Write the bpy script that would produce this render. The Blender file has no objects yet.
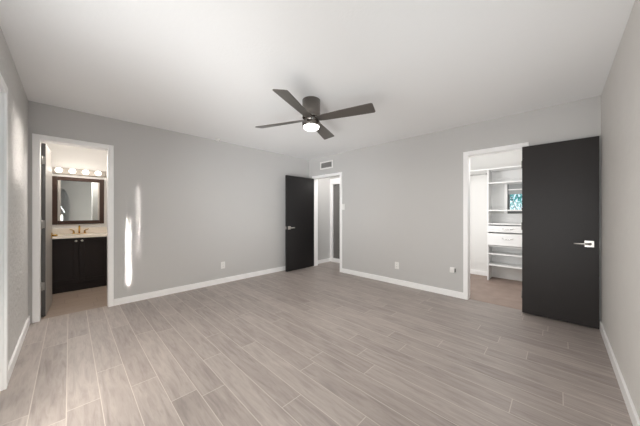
import bpy, bmesh, math, random
from mathutils import Vector, Matrix

random.seed(7)
sc = bpy.context.scene
COL = sc.collection
R = math.radians

# ------------------------------------------------------------------ camera, world, light, exposure
CAM_H = 1.21
cam_data = bpy.data.cameras.new('camera')
cam_data.sensor_width = 36.0
cam_data.lens = 244.4 / 640 * 36.0
cam_data.clip_start = 0.02
cam = bpy.data.objects.new('camera', cam_data)
COL.objects.link(cam)
cam.location = (0, 0, CAM_H)
cam.rotation_euler = (R(90), 0, R(-45.65))
sc.camera = cam

w = bpy.data.worlds.new('world')
sc.world = w
w.use_nodes = True
bg = w.node_tree.nodes['Background']
bg.inputs[0].default_value = (0.72, 0.86, 1.0, 1)
bg.inputs[1].default_value = 1.2

vs = sc.view_settings
vs.view_transform = 'Standard'
vs.look = 'None'
vs.gamma = 1.0
vs.use_curve_mapping = False
vs.exposure = 0.30


def aim(o, d):
    o.rotation_euler = Vector(d).to_track_quat('-Z', 'Y').to_euler()


def area(name, loc, d, sx, sy, power, color=(1, 1, 1), spread=180):
    l = bpy.data.lights.new(name, 'AREA')
    l.shape = 'RECTANGLE'
    l.size, l.size_y = sx, sy
    l.energy = power
    l.color = color
    l.spread = R(spread)
    o = bpy.data.objects.new(name, l)
    COL.objects.link(o)
    o.location = loc
    aim(o, d)
    return o


# daylight through the glazed patio door (left wall) and an added fill lamp at an unseen window beside the camera (right wall)
area('patio_daylight', (-0.24, 1.35, 1.0), (1, 0.8, 0.29), 1.4, 1.6, 13.8, (0.95, 0.98, 1.0), 62)
area('patio_high_daylight', (-0.21, 1.5, 1.45), (1, 0, 0.45), 1.2, 0.5, 7.5, (0.97, 0.985, 1.0))
area('patio_low_daylight', (-0.24, 1.35, 0.65), (1, 0.1, 0.0), 1.6, 1.0, 15.5, (1.0, 0.955, 0.89))
area('patio_sun_glow', (-0.20, 1.75, 0.80), (0.5, 1, -0.9), 0.25, 0.9, 2.2, (1.0, 0.92, 0.83), 85)
area('added_side_fill', (0.6, -0.25, 1.1), (1, 0.35, 0.1), 0.8, 1.3, 9.5, (0.95, 0.98, 1.0), 100)
# added uplight on the unseen floor near the camera, lifting the ceiling
area('added_floor_uplight', (1.0, 0.10, 0.03), (0.1, 0.1, 1), 0.8, 0.7, 5, (0.95, 0.98, 1.0))
# slivers of sunlight past the end of the blinds on the patio door
area('sun_sliver', (-0.40, 2.495, 0.70), (0.946, 1.655, -0.02), 0.035, 0.88, 0.75, (1, 0.97, 0.93), 2)
area('sun_sliver', (-0.40, 2.49, 1.10), (1.055, 1.66, -0.02), 0.03, 0.95, 0.11, (1, 0.95, 0.92), 2)
# low sun glancing along the left wall
area('sun_glance', (0.95, -0.22, 1.80), (-1.27, 3.68, -0.03), 0.17, 0.55, 1.0, (1, 0.94, 0.88), 4)
# rooms beyond: added, unseen fill lamps, most spilling into the bedroom
area('closet_spill_fill', (4.2, 0.6, 2.34), (-0.75, 0.0, -1), 0.3, 0.6, 9, (1, 0.99, 0.98))
area('closet_tower_fill', (4.15, 1.55, 1.35), (1, -0.75, -0.05), 0.5, 1.7, 13.5, (1, 0.99, 0.98))
area('hall_fill', (4.2, 3.3, 2.36), (-0.3, 0.1, -1), 0.3, 0.8, 12, (1, 0.98, 0.95))
area('bathroom_fill', (0.25, 4.55, 2.36), (0, -1.3, -1), 0.6, 0.35, 25, (1.0, 0.96, 0.91))


# ------------------------------------------------------------------ materials
def lin(r, g, b):
    f = lambda c: (c / 255 / 12.92) if c / 255 <= 0.04045 else ((c / 255 + 0.055) / 1.055) ** 2.4
    return (f(r), f(g), f(b), 1)


def mat(name, col, rough=0.5, metal=0.0, bump=0.0, bscale=80.0, var=0.0, vscale=3.0, emit=None, estr=0.0,
        detail=3.0, stretch=(1, 1, 1), spec=0.5, bdist=0.004):
    m = bpy.data.materials.new(name)
    m.use_nodes = True
    nt = m.node_tree
    p = nt.nodes['Principled BSDF']
    p.inputs['Base Color'].default_value = col
    p.inputs['Roughness'].default_value = rough
    p.inputs['Metallic'].default_value = metal
    p.inputs['Specular IOR Level'].default_value = spec
    tc = nt.nodes.new('ShaderNodeTexCoord')
    mp = nt.nodes.new('ShaderNodeMapping')
    mp.inputs['Scale'].default_value = stretch
    nt.links.new(tc.outputs['Object'], mp.inputs['Vector'])
    if bump:
        n = nt.nodes.new('ShaderNodeTexNoise')
        n.inputs['Scale'].default_value = bscale
        n.inputs['Detail'].default_value = detail
        nt.links.new(mp.outputs[0], n.inputs['Vector'])
        b = nt.nodes.new('ShaderNodeBump')
        b.inputs['Strength'].default_value = bump
        b.inputs['Distance'].default_value = bdist
        nt.links.new(n.outputs[0], b.inputs['Height'])
        nt.links.new(b.outputs[0], p.inputs['Normal'])
    if var:
        n = nt.nodes.new('ShaderNodeTexNoise')
        n.inputs['Scale'].default_value = vscale
        n.inputs['Detail'].default_value = 5
        nt.links.new(mp.outputs[0], n.inputs['Vector'])
        mx = nt.nodes.new('ShaderNodeMix')
        mx.data_type = 'RGBA'
        mx.inputs[6].default_value = tuple(min(1, c * (1 - var)) for c in col[:3]) + (1,)
        mx.inputs[7].default_value = tuple(min(1, c * (1 + var)) for c in col[:3]) + (1,)
        nt.links.new(n.outputs[0], mx.inputs[0])
        nt.links.new(mx.outputs[2], p.inputs['Base Color'])
    if emit:
        p.inputs['Emission Color'].default_value = emit
        p.inputs['Emission Strength'].default_value = estr
    return m


def plank_mat(name, c_dark, c_light, grout, width, length, along_y=True, rough=0.42, seed=0.0, gap=0.0030, grain=1.0):
    m = bpy.data.materials.new(name)
    m.use_nodes = True
    nt = m.node_tree
    N, L = nt.nodes, nt.links
    p = N['Principled BSDF']

    def math_(op, a, b=None, c=None):
        n = N.new('ShaderNodeMath')
        n.operation = op
        for i, v in enumerate((a, b, c)):
            if v is None:
                continue
            if isinstance(v, (int, float)):
                n.inputs[i].default_value = v
            else:
                L.new(v, n.inputs[i])
        return n.outputs[0]

    tc = N.new('ShaderNodeTexCoord')
    sp = N.new('ShaderNodeSeparateXYZ')
    L.new(tc.outputs['Object'], sp.inputs[0])
    across, along = (sp.outputs[0], sp.outputs[1]) if along_y else (sp.outputs[1], sp.outputs[0])
    u = math_('DIVIDE', math_('ADD', across, 10 + seed), width)
    row = math_('FLOOR', u)
    wn = N.new('ShaderNodeTexWhiteNoise')
    wn.noise_dimensions = '1D'
    L.new(row, wn.inputs['W'])
    v = math_('ADD', math_('DIVIDE', math_('ADD', along, 10), length), wn.outputs[0])
    idx = math_('FLOOR', v)
    wn2 = N.new('ShaderNodeTexWhiteNoise')
    wn2.noise_dimensions = '2D'
    cb = N.new('ShaderNodeCombineXYZ')
    L.new(row, cb.inputs[0])
    L.new(idx, cb.inputs[1])
    L.new(cb.outputs[0], wn2.inputs['Vector'])
    fu = math_('FRACT', u)
    fv = math_('FRACT', v)
    du = math_('MULTIPLY', math_('MINIMUM', fu, math_('SUBTRACT', 1.0, fu)), width)
    dv = math_('MULTIPLY', math_('MINIMUM', fv, math_('SUBTRACT', 1.0, fv)), length)
    dd = math_('MINIMUM', du, dv)
    mask = N.new('ShaderNodeMapRange')
    mask.inputs[1].default_value = gap * 0.45
    mask.inputs[2].default_value = gap
    L.new(dd, mask.inputs[0])
    # grain
    gv = N.new('ShaderNodeCombineXYZ')
    L.new(math_('MULTIPLY', across, 34.0), gv.inputs[0])
    L.new(math_('MULTIPLY', along, 3.4), gv.inputs[1])
    L.new(math_('MULTIPLY', wn2.outputs[0], 40.0), gv.inputs[2])
    g1 = N.new('ShaderNodeTexNoise')
    g1.inputs['Scale'].default_value = 1.0
    g1.inputs['Detail'].default_value = 6
    g1.inputs['Roughness'].default_value = 0.65
    g1.inputs['Distortion'].default_value = 0.6
    L.new(gv.outputs[0], g1.inputs['Vector'])
    gv2 = N.new('ShaderNodeCombineXYZ')
    L.new(math_('MULTIPLY', across, 7.0), gv2.inputs[0])
    L.new(math_('MULTIPLY', along, 2.2), gv2.inputs[1])
    L.new(math_('MULTIPLY', wn2.outputs[0], 17.0), gv2.inputs[2])
    g2 = N.new('ShaderNodeTexNoise')
    g2.inputs['Scale'].default_value = 1.0
    g2.inputs['Detail'].default_value = 3
    L.new(gv2.outputs[0], g2.inputs['Vector'])
    # dark knots and flecks
    knot = N.new('ShaderNodeMapRange')
    knot.inputs[1].default_value = 0.55
    knot.inputs[2].default_value = 0.66
    L.new(math_('MULTIPLY', math_('ADD', g1.outputs[0], g2.outputs[0]), 0.5), knot.inputs[0])
    t = math_('ADD', math_('ADD', math_('MULTIPLY', wn2.outputs[0], 0.16), 0.045), math_('ADD', math_('MULTIPLY', g1.outputs[0], 1.1 * grain), math_('MULTIPLY', g2.outputs[0], 0.3 * grain)))
    t = math_('SUBTRACT', t, 0.33)
    mx = N.new('ShaderNodeMix')
    mx.data_type = 'RGBA'
    mx.inputs[6].default_value = c_dark
    mx.inputs[7].default_value = c_light
    L.new(t, mx.inputs[0])
    mk = N.new('ShaderNodeMix')
    mk.data_type = 'RGBA'
    mk.inputs[7].default_value = tuple(c * 0.45 for c in c_dark[:3]) + (1,)
    L.new(math_('MULTIPLY', knot.outputs[0], 0.45), mk.inputs[0])
    L.new(mx.outputs[2], mk.inputs[6])
    mg = N.new('ShaderNodeMix')
    mg.data_type = 'RGBA'
    mg.inputs[6].default_value = grout
    L.new(mask.outputs[0], mg.inputs[0])
    L.new(mk.outputs[2], mg.inputs[7])
    L.new(mg.outputs[2], p.inputs['Base Color'])
    p.inputs['Roughness'].default_value = rough
    b = N.new('ShaderNodeBump')
    b.inputs['Strength'].default_value = 0.35
    b.inputs['Distance'].default_value = 0.003
    hh = math_('ADD', mask.outputs[0], math_('MULTIPLY', g1.outputs[0], 0.25))
    L.new(hh, b.inputs['Height'])
    L.new(b.outputs[0], p.inputs['Normal'])
    return m


M = {}
M['wall'] = mat('wall_paint', lin(199, 197, 195), 0.55, bump=0.25, bscale=70, var=0.02, vscale=1.2)
M['wall_rough'] = mat('wall_paint_knockdown', lin(222, 219, 215), 0.5, bump=0.5, bscale=16, var=0.04, vscale=5.0, bdist=0.006)  # wall paint in a lighter tone, missing light made up in the colour
M['wall_west'] = mat('wall_paint_heavy_knockdown', lin(213, 211, 208), 0.45, bump=1.0, bscale=26, var=0.04, vscale=5.0, bdist=0.02, detail=5)  # also lighter than the wall paint, brightness put into the colour
M['ceiling'] = mat('ceiling_paint', lin(248, 248, 248), 0.8, bump=0.35, bscale=45, var=0.015, vscale=1.5)
M['trim'] = mat('white_trim', lin(253, 252, 251), 0.32, bump=0.04, bscale=30)
M['bath_wall'] = mat('bathroom_paint', lin(230, 227, 223), 0.6, bump=0.15, bscale=60)
M['closet_wall'] = mat('closet_paint', lin(232, 231, 228), 0.6, bump=0.15, bscale=60)
M['melamine'] = mat('white_melamine', lin(240, 240, 239), 0.45, bump=0.02, bscale=20)
M['floor'] = plank_mat('bedroom_planks', lin(117, 107, 103), lin(197, 186, 179), lin(197, 187, 179), 0.156, 1.22, True, 0.40)
M['bath_floor'] = plank_mat('bathroom_planks', lin(128, 112, 100), lin(166, 148, 132), lin(112, 100, 90), 0.2, 0.9, False, 0.4, 0.07)
M['closet_floor'] = mat('closet_flooring', lin(152, 134, 124), 0.6, bump=0.25, bscale=30, var=0.28, vscale=7, detail=6)
M['black_door'] = mat('black_door_paint', lin(24, 22, 23), 0.38, bump=0.08, bscale=12, stretch=(1, 1, 0.05))
M['grey_door'] = mat('charcoal_door_paint', lin(40, 36, 35), 0.45, bump=0.06, bscale=14, var=0.05, vscale=6, stretch=(1, 1, 0.06), spec=0.3)
M['bath_door'] = mat('dark_door_paint', lin(44, 40, 38), 0.33, spec=0.9, bump=0.04, bscale=14)
M['greige'] = mat('greige_door_face', lin(150, 145, 139), 0.4, bump=0.04, bscale=14)  # lighter tone for the bath-side skin of the dark door
M['hall_door'] = mat('sliding_door_grey', lin(112, 110, 107), 0.22, bump=0.05, bscale=10, stretch=(1, 1, 0.05))
M['nickel'] = mat('satin_nickel', lin(205, 200, 195), 0.28, 1.0, bump=0.02, bscale=120)
M['hinge'] = mat('dull_hinge_metal', lin(150, 147, 143), 0.45, 0.6, bump=0.02, bscale=120)
M['chrome'] = mat('polished_chrome', lin(225, 225, 225), 0.12, 1.0, bump=0.01, bscale=60)
M['brass'] = mat('brushed_brass', lin(205, 165, 90), 0.25, 1.0, bump=0.02, bscale=120)
M['fan_metal'] = mat('fan_gunmetal', lin(124, 119, 114), 0.26, 1.0, bump=0.05, bscale=40, stretch=(1, 1, 0.03))
M['fan_blade'] = mat('fan_blade_gunmetal', lin(116, 111, 106), 0.34, 0.6, bump=0.06, bscale=50, var=0.08, vscale=10, stretch=(0.06, 1, 1))
M['lens'] = mat('lit_diffuser', (1, 1, 1, 1), 0.4, emit=(1, 0.97, 0.92, 1), estr=9.0, bump=0.01)
M['bulb'] = mat('lit_bulb', (1, 1, 1, 1), 0.3, emit=(1, 0.93, 0.82, 1), estr=2.6, bump=0.01)
M['plastic'] = mat('white_plastic', lin(238, 236, 233), 0.35, bump=0.02, bscale=60)
M['slot'] = mat('dark_slot', lin(45, 43, 42), 0.6, bump=0.02)
M['vent_dark'] = mat('vent_grey', lin(150, 148, 146), 0.7, bump=0.02)  # mid-grey of the louvres and duct back
M['espresso'] = mat('espresso_wood', lin(24, 14, 11), 0.5, bump=0.06, bscale=30, var=0.25, vscale=9, stretch=(6, 1, 0.6), spec=0.32)
M['walnut'] = mat('walnut_frame', lin(66, 46, 37), 0.4, bump=0.06, bscale=30, var=0.25, vscale=9, stretch=(6, 1, 0.6), spec=0.3)
M['bar_paint'] = mat('light_bar_enamel', lin(168, 160, 151), 0.45, bump=0.02)
M['counter'] = mat('cultured_marble', lin(238, 228, 214), 0.25, var=0.04, vscale=8, bump=0.02)
M['mirror'] = mat('mirror_glass', lin(222, 226, 224), 0.02, 1.0)
M['brushed'] = mat('brushed_steel', lin(190, 184, 176), 0.35, 1.0, bump=0.03, bscale=80)
M['shade'] = mat('grey_shade_fabric', lin(168, 170, 170), 0.8, bump=0.1, bscale=200)
M['dark_frame'] = mat('dark_window_frame', lin(120, 122, 122), 0.5, bump=0.02)
M['leaf'] = mat('shrub_leaf', lin(96, 196, 190), 0.5, var=0.3, vscale=9, bump=0.05)
M['bark'] = mat('shrub_bark', lin(82, 70, 60), 0.8, bump=0.3, bscale=40)
M['soil'] = mat('garden_soil', lin(96, 88, 76), 0.9, bump=0.4, bscale=25, var=0.2)
M['blind'] = mat('blind_vinyl', lin(238, 238, 236), 0.45, bump=0.02)
M['arch_standin'] = mat('arch_standin_white', lin(240, 240, 240), 0.8, bump=0.1, bscale=200)
M['rubber'] = mat('grey_rubber', lin(70, 68, 66), 0.7, bump=0.05)

gm = bpy.data.materials.new('clear_glass')
gm.use_nodes = True
_nt = gm.node_tree
for n in list(_nt.nodes):
    if n.type != 'OUTPUT_MATERIAL':
        _nt.nodes.remove(n)
_t = _nt.nodes.new('ShaderNodeBsdfTransparent')
_t.inputs[0].default_value = (0.93, 0.97, 0.96, 1)
_g = _nt.nodes.new('ShaderNodeBsdfGlossy')
_g.inputs['Roughness'].default_value = 0.03
_f = _nt.nodes.new('ShaderNodeFresnel')
_m = _nt.nodes.new('ShaderNodeMixShader')
_nt.links.new(_f.outputs[0], _m.inputs[0])
_nt.links.new(_t.outputs[0], _m.inputs[1])
_nt.links.new(_g.outputs[0], _m.inputs[2])
_nt.links.new(_m.outputs[0], [n for n in _nt.nodes if n.type == 'OUTPUT_MATERIAL'][0].inputs[0])
M['glass'] = gm


# ------------------------------------------------------------------ mesh helpers
class MB:
    def __init__(s):
        s.bm = bmesh.new()

    def _add(s, tmp, mtx=None, smooth=False):
        if mtx is not None:
            bmesh.ops.transform(tmp, matrix=mtx, verts=tmp.verts)
        for f in tmp.faces:
            f.smooth = smooth
        me = bpy.data.meshes.new('t')
        tmp.to_mesh(me)
        tmp.free()
        s.bm.from_mesh(me)
        bpy.data.meshes.remove(me)
        return s

    def box(s, x0, x1, y0, y1, z0, z1, bev=0.0, seg=2, mtx=None):
        t = bmesh.new()
        bmesh.ops.create_cube(t, size=1)
        bmesh.ops.transform(t, matrix=Matrix.Translation(((x0 + x1) / 2, (y0 + y1) / 2, (z0 + z1) / 2)) @ Matrix.Diagonal((abs(x1 - x0), abs(y1 - y0), abs(z1 - z0), 1)), verts=t.verts)
        if bev:
            bmesh.ops.bevel(t, geom=t.edges[:], offset=bev, segments=seg, affect='EDGES', profile=0.6)
        return s._add(t, mtx)

    def cyl(s, p0, p1, r, r2=None, n=24, bev=0.0):
        p0, p1 = Vector(p0), Vector(p1)
        d = p1 - p0
        t = bmesh.new()
        bmesh.ops.create_cone(t, cap_ends=True, segments=n, radius1=r, radius2=r if r2 is None else r2, depth=d.length)
        if bev:
            es = [e for e in t.edges if abs(e.verts[0].co.z - e.verts[1].co.z) < 1e-6]
            bmesh.ops.bevel(t, geom=es, offset=bev, segments=2, affect='EDGES')
        q = d.to_track_quat('Z', 'Y').to_matrix().to_4x4()
        return s._add(t, Matrix.Translation((p0 + p1) / 2) @ q, smooth=True)

    def lathe(s, prof, axis_pt=(0, 0, 0), n=40, direction=(0, 0, 1)):
        t = bmesh.new()
        rings = []
        for r, z in prof:
            if r < 1e-6:
                rings.append([t.verts.new((0, 0, z))])
            else:
                rings.append([t.verts.new((r * math.cos(2 * math.pi * k / n), r * math.sin(2 * math.pi * k / n), z)) for k in range(n)])
        for a, b in zip(rings, rings[1:]):
            for k in range(n):
                k2 = (k + 1) % n
                if len(a) == 1 and len(b) > 1:
                    t.faces.new((a[0], b[k], b[k2]))
                elif len(b) == 1 and len(a) > 1:
                    t.faces.new((a[k], b[0], a[k2]))
                elif len(a) > 1:
                    t.faces.new((a[k], a[k2], b[k2], b[k]))
        bmesh.ops.recalc_face_normals(t, faces=t.faces[:])
        q = Vector(direction).to_track_quat('Z', 'Y').to_matrix().to_4x4()
        return s._add(t, Matrix.Translation(axis_pt) @ q, smooth=True)

    def tube(s, pts, r, n=12):
        pts = [Vector(p) for p in pts]
        t = bmesh.new()
        rings = []
        up = None
        for i, p in enumerate(pts):
            d = (pts[min(i + 1, len(pts) - 1)] - pts[max(i - 1, 0)]).normalized()
            if up is None:
                up = d.orthogonal().normalized()
            up = (up - d * up.dot(d)).normalized()
            sd = d.cross(up)
            rr = r[i] if isinstance(r, (list, tuple)) else r
            rings.append([t.verts.new(p + rr * (math.cos(2 * math.pi * k / n) * up + math.sin(2 * math.pi * k / n) * sd)) for k in range(n)])
        for a, b in zip(rings, rings[1:]):
            for k in range(n):
                t.faces.new((a[k], a[(k + 1) % n], b[(k + 1) % n], b[k]))
        t.faces.new(rings[0][::-1])
        t.faces.new(rings[-1])
        bmesh.ops.recalc_face_normals(t, faces=t.faces[:])
        return s._add(t, smooth=True)

    def prism(s, outline, z0, z1, bev=0.0, mtx=None):
        t = bmesh.new()
        vs_ = [t.verts.new((x, y, z0)) for x, y in outline]
        f = t.faces.new(vs_)
        r = bmesh.ops.extrude_face_region(t, geom=[f])
        up = [e for e in r['geom'] if isinstance(e, bmesh.types.BMVert)]
        bmesh.ops.translate(t, verts=up, vec=(0, 0, z1 - z0))
        bmesh.ops.recalc_face_normals(t, faces=t.faces[:])
        if bev:
            es = [e for e in t.edges if abs(e.verts[0].co.z - e.verts[1].co.z) < 1e-6]
            bmesh.ops.bevel(t, geom=es, offset=bev, segments=2, affect='EDGES')
        return s._add(t, mtx)

    def build(s, name, material, parent=None):
        me = bpy.data.meshes.new(name)
        s.bm.to_mesh(me)
        s.bm.free()
        me.materials.append(material)
        o = bpy.data.objects.new(name, me)
        COL.objects.link(o)
        if parent is not None:
            o.parent = parent
            if parent.parent is None:
                o.matrix_parent_inverse = Matrix.Translation(-Vector(parent.location))
        return o


def empty(name, loc, label=None, cat=None, group=None, kind=None):
    o = bpy.data.objects.new(name, None)
    o.empty_display_size = 0.1
    o.location = loc
    COL.objects.link(o)
    return tag(o, label, cat, group, kind)


def tag(o, label=None, cat=None, group=None, kind=None):
    for k, v in (('label', label), ('category', cat), ('group', group), ('kind', kind)):
        if v:
            o[k] = v
    return o


def struct(name, mb, material):
    return tag(mb.build(name, material), kind='structure')


# ------------------------------------------------------------------ dimensions
XL, XB, YR, YA, H = -0.32, 3.88, -0.315, 4.15, 2.44
T = 0.12
BX0, BX1, BY1 = -0.32, 1.30, 5.92           # bathroom beyond the north wall
CX1, CY1 = 5.60, 2.00                       # closet beyond the east wall
HX1, HY0, HY1 = 4.57, 2.12, 4.10            # hall beyond the east wall
DB = (-0.235, 0.342, 2.03)                  # bathroom doorway  x0 x1 top
DC = (0.315, 0.907, 2.01)                   # closet doorway    y0 y1 top
DH = (3.215, 3.98, 1.99)                     # hall doorway
DP = (0.85, 2.71, 2.03)                     # patio door in west wall
J = 0.02                                    # jamb liner thickness

# ------------------------------------------------------------------ floors and ceilings
struct('floor', MB().box(XL - T, XB + 0.05, YR - T, YA + 0.06, -0.08, 0), M['floor'])
struct('floor_bathroom', MB().box(XL - T, BX1 + T, YA + 0.06, BY1 + T, -0.08, 0), M['bath_floor'])
struct('floor_closet', MB().box(XB + 0.05, CX1 + T, YR - T, CY1 + 0.06, -0.08, 0), M['closet_floor'])
struct('floor_hall', MB().box(XB + 0.05, HX1 + 0.6, CY1 + 0.06, YA + 0.3, -0.08, 0), M['floor'])
struct('ceiling', MB().box(XL - T, XB + T, YR - T, YA + T, H, H + 0.1), M['ceiling'])
struct('ceiling_bathroom', MB().box(XL - T, BX1 + T, YA + T, BY1 + T, H, H + 0.1), M['ceiling'])
struct('ceiling_closet', MB().box(XB + T, CX1 + T, YR - T, CY1 + 0.06, H, H + 0.1), M['ceiling'])
struct('ceiling_hall', MB().box(XB + T, HX1 + 0.6, CY1 + 0.06, YA + T, H, H + 0.1), M['ceiling'])

# ------------------------------------------------------------------ walls
struct('wall_north', MB().box(XL - T, DB[0] - J, YA, YA + T, 0, H).box(DB[1] + J, XB + T, YA, YA + T, 0, H)
       .box(DB[0] - J, DB[1] + J, YA, YA + T, DB[2] + J, H), M['wall'])
struct('wall_east', MB().box(XB, XB + T, YR - T, DC[0] - J, 0, H).box(XB, XB + T, DC[1] + J, DH[0] - J, 0, H)
       .box(XB, XB + T, DH[1] + J, YA, 0, H).box(XB, XB + T, DC[0] - J, DC[1] + J, DC[2] + J, H)
       .box(XB, XB + T, DH[0] - J, DH[1] + J, DH[2] + J, H), M['wall'])
struct('wall_west', MB().box(XL - T, XL, YR - T, DP[0] - J, 0, H).box(XL - T, XL, DP[1] + J, YA, 0, H)
       .box(XL - T, XL, DP[0] - J, DP[1] + J, DP[2] + J, H), M['wall_west'])
WIN = (0.55, 1.75, 0.85, 2.05)              # added, unseen window in the south wall, beside the camera
struct('wall_south', MB().box(XL, WIN[0], YR - T, YR, 0, H).box(WIN[1], CX1 + T, YR - T, YR, 0, H)
       .box(WIN[0], WIN[1], YR - T, YR, 0, WIN[2]).box(WIN[0], WIN[1], YR - T, YR, WIN[3], H), M['wall_rough'])
# bathroom shell
struct('wall_bathroom_west', MB().box(XL - T, XL, YA + T, BY1 + T, 0, H), M['bath_wall'])
struct('wall_bathroom_east', MB().box(BX1, BX1 + T, YA + T, BY1 + T, 0, H), M['bath_wall'])
struct('wall_bathroom_north', MB().box(XL, BX1, BY1, BY1 + T, 0, H), M['bath_wall'])
# closet shell, with a small window in its far wall
CW = (0.08, 0.675, 1.20, 1.735)
struct('wall_closet_east', MB().box(CX1, CX1 + T, YR, CW[0], 0, H).box(CX1, CX1 + T, CW[1], CY1, 0, H)
       .box(CX1, CX1 + T, CW[0], CW[1], 0, CW[2]).box(CX1, CX1 + T, CW[0], CW[1], CW[3], H), M['closet_wall'])
struct('wall_closet_north', MB().box(XB + T, CX1 + T, CY1, CY1 + T, 0, H), M['closet_wall'])
# hall shell
struct('wall_hall_north', MB().box(XB + T, HX1 + 0.6, HY1, HY1 + T, 0, H), M['wall'])
struct('wall_hall_east', MB().box(HX1, HX1 + T, HY0, 3.20, 0, H).box(HX1, HX1 + T, 3.20, HY1, 2.06, H).box(HX1 + T, HX1 + T + 0.02, 3.2, HY1, 0, H), M['wall'])

# ------------------------------------------------------------------ baseboards
BH, BT = 0.088, 0.015


def base(name, boxes):
    mb = MB()
    for (x0, x1, y0, y1) in boxes:
        mb.box(x0, x1, y0, y1, 0, BH, 0.004)
    return struct(name, mb, M['trim'])


CW_ = 0.056
base('baseboard_north', [(DB[1] + CW_ + 0.002, XB, YA - BT, YA)])
base('baseboard_east', [(XB - BT, XB, DC[1] + CW_, DH[0] - CW_), (XB - BT, XB, YR, DC[0] - CW_)])
base('baseboard_west', [(XL, XL + BT, DP[1] + CW_, YA), (XL, XL + BT, YR, DP[0] - CW_)])
base('baseboard_south', [(XL + BT, XB - BT, YR, YR + BT)])
base('baseboard_closet', [(CX1 - BT, CX1, 0.93, CY1), (XB + T, CX1, CY1 - BT, CY1)])
base('baseboard_hall', [(XB + T, HX1, HY1 - BT, HY1), (HX1 - BT, HX1, HY0, 3.20)])


# ------------------------------------------------------------------ door casings and jamb liners
def casing_x(name, x0, x1, top, y_face, t, sgn=-1, cw=CW_):
    """opening in a wall running along x; casing on the face y_face, liner through the wall"""
    mb = MB()
    ya, yb = sorted((y_face, y_face + sgn * 0.017))
    mb.box(x0 - cw, x0, ya, yb, 0, top + cw, 0.004)
    mb.box(x1, x1 + cw, ya, yb, 0, top + cw, 0.004)
    mb.box(x0, x1, ya, yb, top, top + cw, 0.004)
    la, lb = sorted((y_face, y_face - sgn * t))
    mb.box(x0 - J, x0, la, lb, 0, top)
    mb.box(x1, x1 + J, la, lb, 0, top)
    mb.box(x0 - J, x1 + J, la, lb, top, top + J)
    return struct(name, mb, M['trim'])


def casing_y(name, y0, y1, top, x_face, t, sgn=-1, cw=CW_):
    mb = MB()
    xa, xb = sorted((x_face, x_face + sgn * 0.017))
    mb.box(xa, xb, y0 - cw, y0, 0, top + cw, 0.004)
    mb.box(xa, xb, y1, y1 + cw, 0, top + cw, 0.004)
    mb.box(xa, xb, y0, y1, top, top + cw, 0.004)
    la, lb = sorted((x_face, x_face - sgn * t))
    mb.box(la, lb, y0 - J, y0, 0, top)
    mb.box(la, lb, y1, y1 + J, 0, top)
    mb.box(la, lb, y0 - J, y1 + J, top, top + J)
    return struct(name, mb, M['trim'])


casing_x('trim_1', DB[0], DB[1], DB[2], YA, T)
casing_y('trim_2', DC[0], DC[1], DC[2], XB, T)
casing_y('trim_3', DH[0], DH[1], DH[2], XB, T)
casing_y('trim_4', DP[0], DP[1], DP[2], XL, T, +1)


# ------------------------------------------------------------------ lever handles
def lever(parent, pos, normal, toward, material, length=0.11):
    """square rose on a door face at pos, normal out of the face, lever pointing `toward`"""
    p, n, t = Vector(pos), Vector(normal), Vector(toward)
    z = Vector((0, 0, 1))
    mtx = Matrix((t, z, n)).transposed().to_4x4()
    mtx.translation = p
    h = MB().box(-0.034, 0.034, -0.034, 0.034, 0, 0.008, 0.002, mtx=mtx)
    h.cyl(p + n * 0.006, p + n * 0.05, 0.012, n=16)
    h.tube([p + n * 0.048 - t * 0.012, p + n * 0.05 + t * 0.02, p + n * 0.05 + t * (length * .6), p + n * 0.047 + t * length], [0.011, 0.0105, 0.009, 0.0085])
    o = h.build('handle', material, parent)
    return o


def hinge(parent, x, y, z, d=(1, 0), hgt=0.09):
    mb = MB().cyl((x, y, z - hgt / 2), (x, y, z + hgt / 2), 0.007, n=12, bev=0.001)
    dx, dy = d
    xs, ys = sorted((x, x + dx * 0.03 + (0.003 if dx == 0 else 0))), sorted((y, y + dy * 0.03 + (0.003 if dy == 0 else 0)))
    mb.box(xs[0], xs[1], ys[0], ys[1], z - hgt / 2, z + hgt / 2, 0.001)
    return mb.build('hinge', M['hinge'], parent)


# bathroom door, swung into the bathroom; built at its hinge and turned a little short of square
d1 = MB().box(-0.002, 0.032, 0.0, 0.563, 0.012, DB[2] - 0.012, 0.002).build('door_1', M['bath_door'])
tag(d1, 'dark slab door swung open into the bathroom beside the vanity', 'door', kind='structure')
for z in (1.82, 1.08, 0.36):
    mb = MB().cyl((0.002, -0.012, z - 0.05), (0.002, -0.012, z + 0.05), 0.010, n=12, bev=0.001)
    mb.box(-0.002, 0.026, -0.003, 0.0, z - 0.045, z + 0.045, 0.0005)
    tag(mb.build('hinge', M['hinge'], d1), 'silver hinge on the dark door edge')
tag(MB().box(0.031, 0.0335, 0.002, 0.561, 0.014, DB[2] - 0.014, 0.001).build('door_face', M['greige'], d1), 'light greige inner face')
lever(d1, (0.0335, 0.495, 0.915), (1, 0, 0), (0, -1, 0), M['brass'], 0.10)
d1.location = (-0.231, YA + T + 0.002, 0)
d1.rotation_euler = (0, 0, R(-3.2))

# closet door, folded right back against the east wall
d2 = MB().box(3.812, 3.846, -0.299, 0.318, 0.012, DC[2] - 0.004, 0.002).build('door_2', M['grey_door'])
tag(d2, 'charcoal slab door folded flat against the wall beside the closet opening', 'door', kind='structure')
lever(d2, (3.812, -0.228, 0.885), (-1, 0, 0), (0, 1, 0), M['nickel'], 0.115)
for z in (1.80, 1.05, 0.22):
    MB().cyl((3.849, 0.322, z - 0.045), (3.849, 0.322, z + 0.045), 0.006, n=12, bev=0.001).build('hinge', M['hinge'], d2)
MB().box(3.814, 3.844, -0.3005, -0.2985, 0.855, 0.915).build('latch_plate', M['nickel'], d2)

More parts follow.
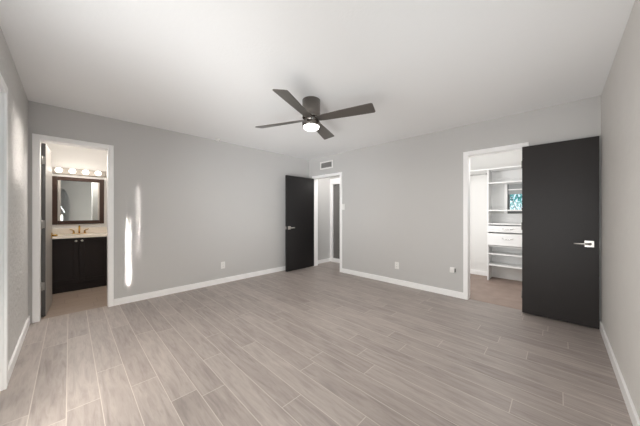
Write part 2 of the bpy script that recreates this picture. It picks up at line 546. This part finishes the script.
# hall door, open against the north wall
d3 = MB().box(3.082, 3.866, 3.967, 4.002, 0.012, DH[2] - 0.006, 0.002).build('door_3', M['black_door'])
tag(d3, 'black slab door standing open in the far corner of the room', 'door', kind='structure')
lever(d3, (3.152, 3.967, 0.905), (0, -1, 0), (1, 0, 0), M['nickel'], 0.11)
MB().box(3.0805, 3.0825, 3.970, 3.999, 0.875, 0.935).build('latch_plate', M['nickel'], d3)
for z in (1.78, 1.05, 0.22):
    MB().cyl((3.872, 3.984, z - 0.045), (3.872, 3.984, z + 0.045), 0.006, n=12, bev=0.001).build('hinge', M['hinge'], d3)

# sliding grey door at the end of the hall, with its white surround
mb = MB().box(HX1 - 0.018, HX1 + T, 4.035, HY1 - 0.001, 0, 2.06, 0.003).box(HX1 - 0.018, HX1 + T, 3.14, 3.2, 0, 2.06, 0.003)
mb.box(HX1 - 0.018, HX1 + T, 3.2, 4.035, 1.925, 2.06, 0.003).box(HX1 - 0.022, HX1 + T, 3.2, 4.035, 0, 0.088, 0.004)
struct('trim_5', mb, M['trim'])
d4 = MB().box(HX1 + 0.03, HX1 + 0.06, 3.62, 4.034, 0.09, 1.924, 0.002).build('door_4', M['hall_door'])
tag(d4, 'tall grey sliding door in a white surround, seen through the hall doorway', 'door', kind='structure')
MB().box(HX1 + 0.062, HX1 + 0.09, 3.201, 3.66, 0.09, 1.924, 0.002).build('sliding_panel', M['hall_door'], d4)
for y in (3.72, 3.95):
    MB().cyl((HX1 + 0.022, y, 1.90), (HX1 + 0.03, y, 1.90), 0.014, n=14).build('roller_cap', M['slot'], d4)

# glazed patio door at the left edge, with blinds
d5 = MB()
d5.box(XL - 0.105, XL - 0.065, DP[0] + 0.001, DP[0] + 0.07, 0.02, DP[2] - 0.002, 0.003)
d5.box(XL - 0.105, XL - 0.065, DP[1] - 0.05, DP[1] - 0.001, 0.02, DP[2] - 0.002, 0.003)
d5.box(XL - 0.105, XL - 0.065, 1.77, 1.84, 0.02, DP[2] - 0.002, 0.003)
d5.box(XL - 0.105, XL - 0.065, DP[0] + 0.07, DP[1] - 0.05, 0.02, 0.12, 0.003)
d5.box(XL - 0.105, XL - 0.065, DP[0] + 0.07, DP[1] - 0.05, DP[2] - 0.08, DP[2] - 0.002, 0.003)
d5.box(XL - 0.115, XL - 0.01, DP[0], DP[1], 0.0, 0.02, 0.002)
d5 = struct('door_5', d5, M['trim'])
tag(d5, 'white framed glazed patio door behind the blinds at the left edge', 'door')
MB().box(XL - 0.088, XL - 0.082, DP[0] + 0.07, 1.77, 0.12, DP[2] - 0.08).box(XL - 0.088, XL - 0.082, 1.84, DP[1] - 0.05, 0.12, DP[2] - 0.08).build('glass_pane', M['glass'], d5)

bl = empty('window_blinds', (XL - 0.035, 1.72, 1.96), 'white horizontal blinds over the patio door at the left edge of the room', 'blinds')
MB().box(XL - 0.055, XL - 0.015, DP[0] + 0.02, 2.515, 1.965, 2.005, 0.003).build('headrail', M['blind'], bl)
sl = MB()
for k in range(48):
    z = 0.10 + k * 0.039
    mtx = Matrix.Translation((XL - 0.035, 0, z)) @ Matrix.Rotation(R(62), 4, 'Y')
    sl.box(-0.022, 0.022, DP[0] + 0.02, 2.51, -0.0012, 0.0012, mtx=mtx)
sl.build('slats', M['blind'], bl)
MB().box(XL - 0.05, XL - 0.02, DP[0] + 0.02, 2.51, 0.045, 0.07, 0.003).build('bottom_rail', M['blind'], bl)
cd = MB()
for y in (1.1, 1.72, 2.35):
    cd.cyl((XL - 0.033, y, 0.06), (XL - 0.033, y, 1.97), 0.0012, n=6)
cd.build('ladder_cord', M['blind'], bl)

# unseen window added beside the camera as a source for the side lamp
w1 = MB()
x0, x1, z0, z1 = WIN
for a in ((x0, x0 + .05, z0, z1), (x1 - .05, x1, z0, z1), (x0 + .05, x1 - .05, z0, z0 + .05), (x0 + .05, x1 - .05, z1 - .05, z1), (x0 + .05, x1 - .05, (z0 + z1) / 2 - .02, (z0 + z1) / 2 + .02)):
    w1.box(a[0], a[1], YR - 0.09, YR - 0.04, a[2], a[3], 0.003)
w1.box(x0 - .06, x1 + .06, YR - 0.04, YR + 0.03, z0 - 0.025, z0, 0.004)
w1 = struct('window_added', w1, M['trim'])
MB().box(x0 + .05, x1 - .05, YR - 0.068, YR - 0.063, z0 + .05, z1 - .05).build('glass_pane', M['glass'], w1)

# added white sheet by the south wall, standing in for the mirror's bright arch
cu = bmesh.new()
rows = []
for r in range(25):
    z = 0.06 + r * (2.02 - 0.06) / 24
    wdt = 0.20 if z < 1.45 else 0.20 * math.sqrt(max(0.03, 1 - ((z - 1.45) / 0.60) ** 2))
    rows.append([cu.verts.new((-0.21 + wdt * c / 24, YR + 0.035 + 0.012 * math.sin(c * 1.9), z)) for c in range(25)])
for a_, b_ in zip(rows, rows[1:]):
    for c in range(24):
        cu.faces.new((a_[c], a_[c + 1], b_[c + 1], b_[c]))
bmesh.ops.solidify(cu, geom=cu.faces[:], thickness=0.004)
for f_ in cu.faces:
    f_.smooth = True
tmp = MB()
tmp.bm.free()
tmp.bm = cu
cu = tmp.build('arch_standin', M['arch_standin'])
tag(cu, 'added white sheet with a curved edge, standing in for the arch in the bathroom mirror', 'arch_standin')

# ------------------------------------------------------------------ ceiling fan
FX, FY = 1.838, 1.93
fan = empty('ceiling_fan', (FX, FY, H), 'low-profile gunmetal ceiling fan with four blades and a lit round lamp', 'ceiling fan')
MB().lathe([(0, H), (0.094, H), (0.097, H - 0.004), (0.097, H - 0.19), (0.094, H - 0.197), (0.060, H - 0.199), (0.0, H - 0.199)], (FX, FY, 0), 48).build('motor_housing', M['fan_metal'], fan)
MB().lathe([(0, 2.245), (0.072, 2.245), (0.074, 2.24), (0.074, 2.195), (0, 2.195)], (FX, FY, 0), 40).build('rotor', M['fan_metal'], fan)
MB().lathe([(0, 2.198), (0.094, 2.198), (0.098, 2.194), (0.098, 2.155), (0.095, 2.151), (0.088, 2.151), (0, 2.158)], (FX, FY, 0), 48).build('light_ring', M['fan_metal'], fan)
tag(MB().lathe([(0, 2.160), (0.084, 2.160), (0.084, 2.146), (0.078, 2.132), (0.062, 2.122), (0.033, 2.116), (0, 2.115)], (FX, FY, 0), 48).build('light_lens', M['lens'], fan), 'lit white lamp lens')
blade0 = None
for k, a in enumerate((-26, 71, 158.5, 249.5)):
    ang = R(a - 45.65)
    if blade0 is None:
        out = []
        pts = [(0.065, 0.040), (0.15, 0.050), (0.40, 0.064), (0.671, 0.075)]
        tip = [(0.683, 0.069), (0.687, 0.057)]
        top = pts + tip
        out = [(x, -y) for x, y in top] + [(x, y) for x, y in reversed(top)]
        mtx = Matrix.Rotation(R(-13), 4, 'X')
        b = MB().prism(out, -0.004, 0.004, 0.0012, mtx)
        blade0 = b.build('blade', M['fan_blade'])
        o = blade0
    else:
        o = blade0.copy()
        COL.objects.link(o)
    o.parent = fan
    o.location = (0, 0, 2.229 - H)
    o.rotation_euler = (0, 0, ang)
area('fan_lamp', (FX, FY, 2.10), (0, 0, -1), 0.17, 0.17, 12.5, (1, 0.95, 0.88))


# ------------------------------------------------------------------ outlets, switch, vent, detector
def outlet(pos, normal, label, material=M['plastic']):
    """duplex outlet plate on a wall"""
    n = Vector(normal)
    side = Vector((0, 0, 1)).cross(n)
    mtx = Matrix((side, Vector((0, 0, 1)), n)).transposed().to_4x4()
    mtx.translation = Vector(pos)
    root = MB().box(-0.036, 0.036, -0.058, 0.058, 0, 0.006, 0.002, mtx=mtx).build('wall_outlet', material)
    tag(root, label, 'outlet', 'wall outlets')
    for dz in (-0.022, 0.022):
        r = MB().box(-0.017, 0.017, dz - 0.015, dz + 0.015, 0.005, 0.009, 0.003, mtx=mtx).build('receptacle', material, root)
        s = MB()
        for dx in (-0.007, 0.007):
            s.box(dx - 0.0012, dx + 0.0012, dz - 0.004, dz + 0.006, 0.0085, 0.0095, mtx=mtx)
        s.build('slots', M['slot'], r)
    return root


outlet((1.846, YA, 0.31), (0, -1, 0), 'small white outlet low on the wall between bathroom doorway and black door')
outlet((XB, 1.966, 0.32), (-1, 0, 0), 'small white outlet low on the wall between hall doorway and closet')

pd = empty('plug_in_device', (XB, 1.098, 0.385), 'small white boxy plug-in device on the wall beside the closet doorway', 'plug-in device')
MB().box(XB - 0.006, XB, 1.066, 1.130, 0.345, 0.425, 0.002).build('wall_plate', M['plastic'], pd)
MB().box(XB - 0.045, XB - 0.006, 1.066, 1.130, 0.352, 0.42, 0.006).build('body', M['plastic'], pd)
MB().box(XB - 0.046, XB - 0.043, 1.084, 1.112, 0.385, 0.405, 0.001).build('front_button', M['plastic'], pd)
MB().box(XB - 0.038, XB - 0.012, 1.062, 1.068, 0.362, 0.410, 0.001).build('side_dark_patch', M['slot'], pd)  # dark patch on one side of the box

sw = MB().box(XB - 0.006, XB, 3.095, 3.175, 1.275, 1.395, 0.002).build('light_switch', M['plastic'])
tag(sw, 'white light switch plate right of the hall doorway', 'light switch')
MB().box(XB - 0.010, XB - 0.005, 3.118, 3.152, 1.302, 1.368, 0.002).build('rocker', M['plastic'], sw)

vt = empty('air_vent', (XB, 3.595, 2.245), 'white louvred air vent above the hall doorway', 'vent')
V0, V1, VZ0, VZ1 = 3.41, 3.78, 2.165, 2.33
f = MB().box(XB - 0.012, XB, V0, V0 + 0.03, VZ0, VZ1, 0.002).box(XB - 0.012, XB, V1 - 0.03, V1, VZ0, VZ1, 0.002)
f.box(XB - 0.012, XB, V0 + .03, V1 - .03, VZ0, VZ0 + 0.028, 0.002).box(XB - 0.012, XB, V0 + .03, V1 - .03, VZ1 - 0.028, VZ1, 0.002)
f.build('frame', M['plastic'], vt)
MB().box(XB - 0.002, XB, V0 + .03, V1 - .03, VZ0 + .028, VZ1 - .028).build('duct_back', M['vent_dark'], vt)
lv = MB()
for k in range(7):
    z = VZ0 + 0.036 + k * 0.0147
    lv.box(-0.006, 0.006, V0 + .03, V1 - .03, -0.0012, 0.0012, mtx=Matrix.Translation((XB - 0.006, 0, z)) @ Matrix.Rotation(R(38), 4, 'Y'))
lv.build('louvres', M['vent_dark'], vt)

sd = MB().lathe([(0, H), (0.045, H), (0.045, H - 0.012), (0.036, H - 0.026), (0.015, H - 0.032), (0, H - 0.032)], (1.72, 4.06, 0), 28).build('smoke_detector', M['plastic'])
tag(sd, 'small white round detector on the ceiling close to the grey wall', 'smoke detector')
MB().cyl((1.735, 4.035, H - 0.030), (1.735, 4.035, H - 0.025), 0.006, n=10).build('sensor_hole', M['slot'], sd)

# ------------------------------------------------------------------ bathroom
VX0, VX1, VY0 = -0.262, 0.470, 5.395
van = empty('bathroom_vanity', (0.1, 5.65, 0), 'espresso bathroom vanity cabinet with two panelled doors', 'vanity cabinet')
MB().box(VX0, VX1, VY0, BY1 - 0.001, 0.0, 0.818, 0.003).box(VX0, VX1, VY0 - 0.006, VY0 + 0.004, 0, 0.10, 0.002).build('cabinet_body', M['espresso'], van)


def shaker(x0, x1, z0, z1, y, knob_x):
    d = MB()
    rw = 0.058
    d.box(x0, x0 + rw, y - 0.02, y, z0, z1, 0.002).box(x1 - rw, x1, y - 0.02, y, z0, z1, 0.002)
    d.box(x0 + rw, x1 - rw, y - 0.02, y, z0, z0 + rw, 0.002).box(x0 + rw, x1 - rw, y - 0.02, y, z1 - rw, z1, 0.002)
    d.box(x0 + rw - .004, x1 - rw + .004, y - 0.009, y, z0 + rw - .004, z1 - rw + .004)
    d = d.build('door', M['espresso'], van)
    k = MB().lathe([(0, 0), (0.006, 0), (0.006, 0.012), (0.013, 0.016), (0.016, 0.022), (0.013, 0.028), (0, 0.030)], (knob_x, y - 0.02, 0.775), 20, (0, -1, 0)).build('knob', M['nickel'], d)
    tag(k, 'round silver knob')


shaker(VX0 + 0.012, 0.097, 0.125, 0.81, VY0, 0.066)
shaker(0.103, VX1 - 0.012, 0.125, 0.81, VY0, 0.134)

ct = MB().box(XL + 0.001, VX1 + 0.02, VY0 - 0.035, BY1 - 0.001, 0.82, 0.858, 0.006).box(XL + 0.001, VX1 + 0.02, BY1 - 0.022, BY1 - 0.001, 0.858, 0.955, 0.004).build('countertop', M['counter'])
tag(ct, 'cream bathroom countertop with backsplash on the dark vanity', 'countertop')
MB().lathe([(0.165, 0.858), (0.17, 0.862), (0.16, 0.864), (0.145, 0.8605), (0.02, 0.8595), (0, 0.8594)], (0.1, 5.60, 0), 40).build('basin', M['counter'], ct)
MB().cyl((0.1, 5.60, 0.8592), (0.1, 5.60, 0.863), 0.02, n=18).build('drain', M['brass'], ct)

fc = empty('faucet', (0.11, 5.82, 0.8585), 'brass two-handle faucet on the cream countertop below the mirror', 'faucet')
MB().box(0.02, 0.20, 5.795, 5.845, 0.8585, 0.870, 0.005).build('base_plate', M['brass'], fc)
sp = [(0.11, 5.82, 0.868)]
for k in range(9):
    a = R(20 * k)
    sp.append((0.11, 5.775 + 0.045 * math.cos(a), 0.945 + 0.045 * math.sin(a)))
sp.append((0.11, 5.73, 0.925))
MB().tube(sp, 0.0115, 14).build('spout', M['brass'], fc)
for s in (-1, 1):
    h = MB().cyl((0.11 + s * 0.066, 5.82, 0.868), (0.11 + s * 0.066, 5.82, 0.905), 0.014, 0.011, n=16)
    h.tube([(0.11 + s * 0.060, 5.82, 0.905), (0.11 + s * 0.085, 5.81, 0.925), (0.11 + s * 0.115, 5.80, 0.938)], [0.009, 0.008, 0.0065], 10)
    h.build('tap_handle', M['brass'], fc)

mr = empty('mirror', (0.115, BY1, 1.02), 'rectangular mirror in a dark wood frame above the vanity', 'mirror')
MX0, MX1, MZ0, MZ1 = -0.205, 0.432, 1.02, 1.815
fw = 0.062
fr = MB().box(MX0, MX0 + fw, BY1 - 0.03, BY1 - 0.001, MZ0, MZ1, 0.005).box(MX1 - fw, MX1, BY1 - 0.03, BY1 - 0.001, MZ0, MZ1, 0.005)
fr.box(MX0 + fw, MX1 - fw, BY1 - 0.03, BY1 - 0.001, MZ0, MZ0 + fw, 0.005).box(MX0 + fw, MX1 - fw, BY1 - 0.03, BY1 - 0.001, MZ1 - fw, MZ1, 0.005)
fr.build('frame', M['walnut'], mr)
for a_, b_ in ((MX0 + fw, MX0 + fw + 0.036), (MX1 - fw - 0.022, MX1 - fw)):
    tag(MB().box(a_, b_, BY1 - 0.018, BY1 - 0.013, MZ0 + fw, MZ1 - fw, 0.001).build('bevel_strip', M['brushed'], mr), 'silver strip inside the dark frame')
MB().box(MX0 + fw, MX1 - fw, BY1 - 0.014, BY1 - 0.002, MZ0 + fw, MZ1 - fw).build('mirror_glass', M['mirror'], mr)

lb = empty('vanity_light', (0.115, BY1, 1.92), 'four-bulb vanity light bar on the wall above the mirror', 'wall light')
MB().box(-0.225, 0.45, BY1 - 0.035, BY1 - 0.001, 1.858, 1.962, 0.006).build('bar', M['bar_paint'], lb)
bulb0 = None
for x in (-0.128, 0.028, 0.188, 0.348):
    c = MB().cyl((x, BY1 - 0.036, 1.91), (x, BY1 - 0.05, 1.91), 0.024, 0.020, n=20).build('socket', M['brushed'], lb)
    MB().lathe([(0, 0), (0.016, 0.002), (0.02, 0.01), (0.036, 0.025), (0.043, 0.045), (0.040, 0.064), (0.026, 0.080), (0, 0.086)], (x, BY1 - 0.05, 1.91), 24, (0, -1, 0)).build('bulb', M['bulb'], lb)
    l = bpy.data.lights.new('bulb_light', 'POINT')
    l.energy = 0.3
    l.color = (1, 0.94, 0.87)
    l.shadow_soft_size = 0.04
    lo = bpy.data.objects.new('bulb_light', l)
    COL.objects.link(lo)
    lo.location = (x, BY1 - 0.20, 1.90)

# ------------------------------------------------------------------ closet
TX0, TX1, TY0, TY1 = 5.262, 5.598, 0.33, 0.925
cl = empty('closet_organizer', (5.43, 0.62, 0), 'white built-in closet tower with open shelves and two drawers', 'closet shelving')
for y in (TY0, TY1 - 0.019):
    MB().box(TX0, TX1, y, y + 0.019, 0.0, 1.985, 0.001).build('side_panel', M['melamine'], cl)
for z in (1.735, 1.245, 1.005, 0.47, 0.27):
    MB().box(TX0 + 0.004, TX1, TY0 + 0.019, TY1 - 0.019, z, z + 0.022, 0.001).build('shelf', M['melamine'], cl)
MB().box(TX1 - 0.006, TX1 - 0.001, TY0 + 0.019, TY1 - 0.019, 1.757, 1.985).build('back_panel', M['melamine'], cl)
MB().box(TX1 - 0.006, TX1 - 0.001, TY0 + 0.019, TY1 - 0.019, 0.292, 1.19).build('back_panel', M['melamine'], cl)
MB().box(TX1 - 0.006, TX1 - 0.001, CW[1] + 0.05, TY1 - 0.019, 1.267, 1.735).build('back_panel', M['melamine'], cl)
MB().box(TX0 + 0.02, TX1, TY0 + 0.019, TY1 - 0.019, 0.610, 0.628).build('shelf', M['melamine'], cl)
for z0_, z1_ in ((0.872, 0.985), (0.640, 0.850)):
    d = MB().box(TX0 - 0.016, TX0 + 0.002, TY0 + 0.004, TY1 - 0.004, z0_, z1_, 0.003)
    d.box(TX0 + 0.002, TX1 - 0.03, TY0 + 0.03, TY1 - 0.03, z0_ + 0.01, z1_ - 0.025)
    d = d.build('drawer', M['melamine'], cl)
    zc = z0_ + (z1_ - z0_) * 0.62
    yc = (TY0 + TY1) / 2
    pts = [(TX0 - 0.014, yc - 0.075, zc + 0.006)]
    for k in range(9):
        a = math.pi * k / 8
        pts.append((TX0 - 0.018 - 0.026 * math.sin(a), yc - 0.07 * math.cos(a), zc - 0.018 * math.sin(a)))
    pts.append((TX0 - 0.014, yc + 0.075, zc + 0.006))
    tag(MB().tube(pts, 0.0055, 10).build('handle', M['chrome'], d), 'bowed chrome pull')

sh = MB().box(5.25, CX1 - 0.001, YR + 0.001, CY1 - 0.001, 1.986, 2.008, 0.002).build('closet_shelf', M['melamine'])
tag(sh, 'long white top shelf running across the back of the closet', 'shelf')
rd = MB().cyl((5.33, TY1, 1.925), (5.33, CY1 - 0.001, 1.925), 0.014, n=20).build('closet_rod', M['chrome'])
tag(rd, 'metal hanging rod below the closet shelf, left of the shelving tower', 'clothes rod')
MB().cyl((5.33, TY1, 1.925), (5.33, TY1 + 0.008, 1.925), 0.024, n=20).build('flange', M['chrome'], rd)
MB().tube([(CX1 - 0.002, 1.28, 1.80), (5.45, 1.28, 1.86), (5.36, 1.28, 1.90), (5.31, 1.28, 1.905), (5.31, 1.28, 1.93)], 0.007, 8).box(CX1 - 0.006, CX1 - 0.001, 1.265, 1.295, 1.78, 1.985).build('bracket', M['melamine'], rd)

# small closet window
w2 = MB()
for a in ((CW[0], CW[0] + .03, CW[2], CW[3]), (CW[1] - .03, CW[1], CW[2], CW[3]), (CW[0] + .03, CW[1] - .03, CW[2], CW[2] + .05), (CW[0] + .03, CW[1] - .03, CW[3] - .03, CW[3])):
    w2.box(CX1 + 0.04, CX1 + 0.08, a[0], a[1], a[2], a[3], 0.002)
w2 = struct('window_2', w2, M['dark_frame'])
MB().box(CX1 + 0.058, CX1 + 0.062, CW[0] + .03, CW[1] - .03, CW[2] + .05, CW[3] - .03).build('glass_pane', M['glass'], w2)
MB().box(CX1 - 0.012, CX1 + 0.02, CW[1], CW[1] + 0.045, CW[2], CW[3], 0.002).build('window_casing', M['trim'], w2)
rs = MB().box(CX1 + 0.025, CX1 + 0.028, CW[0] + 0.01, CW[1] - 0.01, 1.55, CW[3] - 0.002).build('roller_shade', M['shade'])
tag(rs, 'grey shade half drawn over the small window behind the closet shelves', 'window shade')
MB().box(CX1 + 0.018, CX1 + 0.034, CW[0] + 0.01, CW[1] - 0.01, 1.625, 1.645, 0.003).build('cross_bar', M['trim'], rs)

# garden outside the closet window
struct('ground', MB().box(CX1 + T, 8.6, -2.0, 3.0, -0.12, -0.02), M['soil'])
shr = empty('shrub', (6.55, 0.25, -0.02), 'blue-green leafy shrub outside the small closet window', 'shrub')
st = MB()
for k in range(7):
    a = 2 * math.pi * k / 7
    st.tube([(6.55, 0.25, -0.02), (6.55 + .12 * math.cos(a), 0.25 + .2 * math.sin(a), 0.7), (6.55 + .2 * math.cos(a), 0.25 + .5 * math.sin(a), 1.6)], [0.02, 0.014, 0.006], 6)
st.build('stems', M['bark'], shr)
lf = bmesh.new()
for k in range(1900):
    while True:
        p = Vector((random.uniform(-1, 1), random.uniform(-1, 1), random.uniform(-1, 1)))
        if p.length < 1:
            break
    p = Vector((6.6 + p.x * 0.4, 0.25 + p.y * 0.85, 1.25 + p.z * 0.85))
    q = Matrix.Rotation(random.uniform(0, 6.28), 4, 'Z') @ Matrix.Rotation(random.uniform(0.3, 2.6), 4, 'X')
    L_, W_ = random.uniform(0.05, 0.10), random.uniform(0.016, 0.030)
    vv = [lf.verts.new(p + (q @ Vector(c))) for c in ((0, 0, 0), (W_, L_ * .45, 0.008), (0, L_, 0), (-W_, L_ * .45, 0.008))]
    lf.faces.new(vv)
me = bpy.data.meshes.new('leaves')
lf.to_mesh(me)
lf.free()
me.materials.append(M['leaf'])
lo = bpy.data.objects.new('leaves', me)
COL.objects.link(lo)
lo.parent = shr
lo.matrix_parent_inverse = Matrix.Translation(-Vector(shr.location))
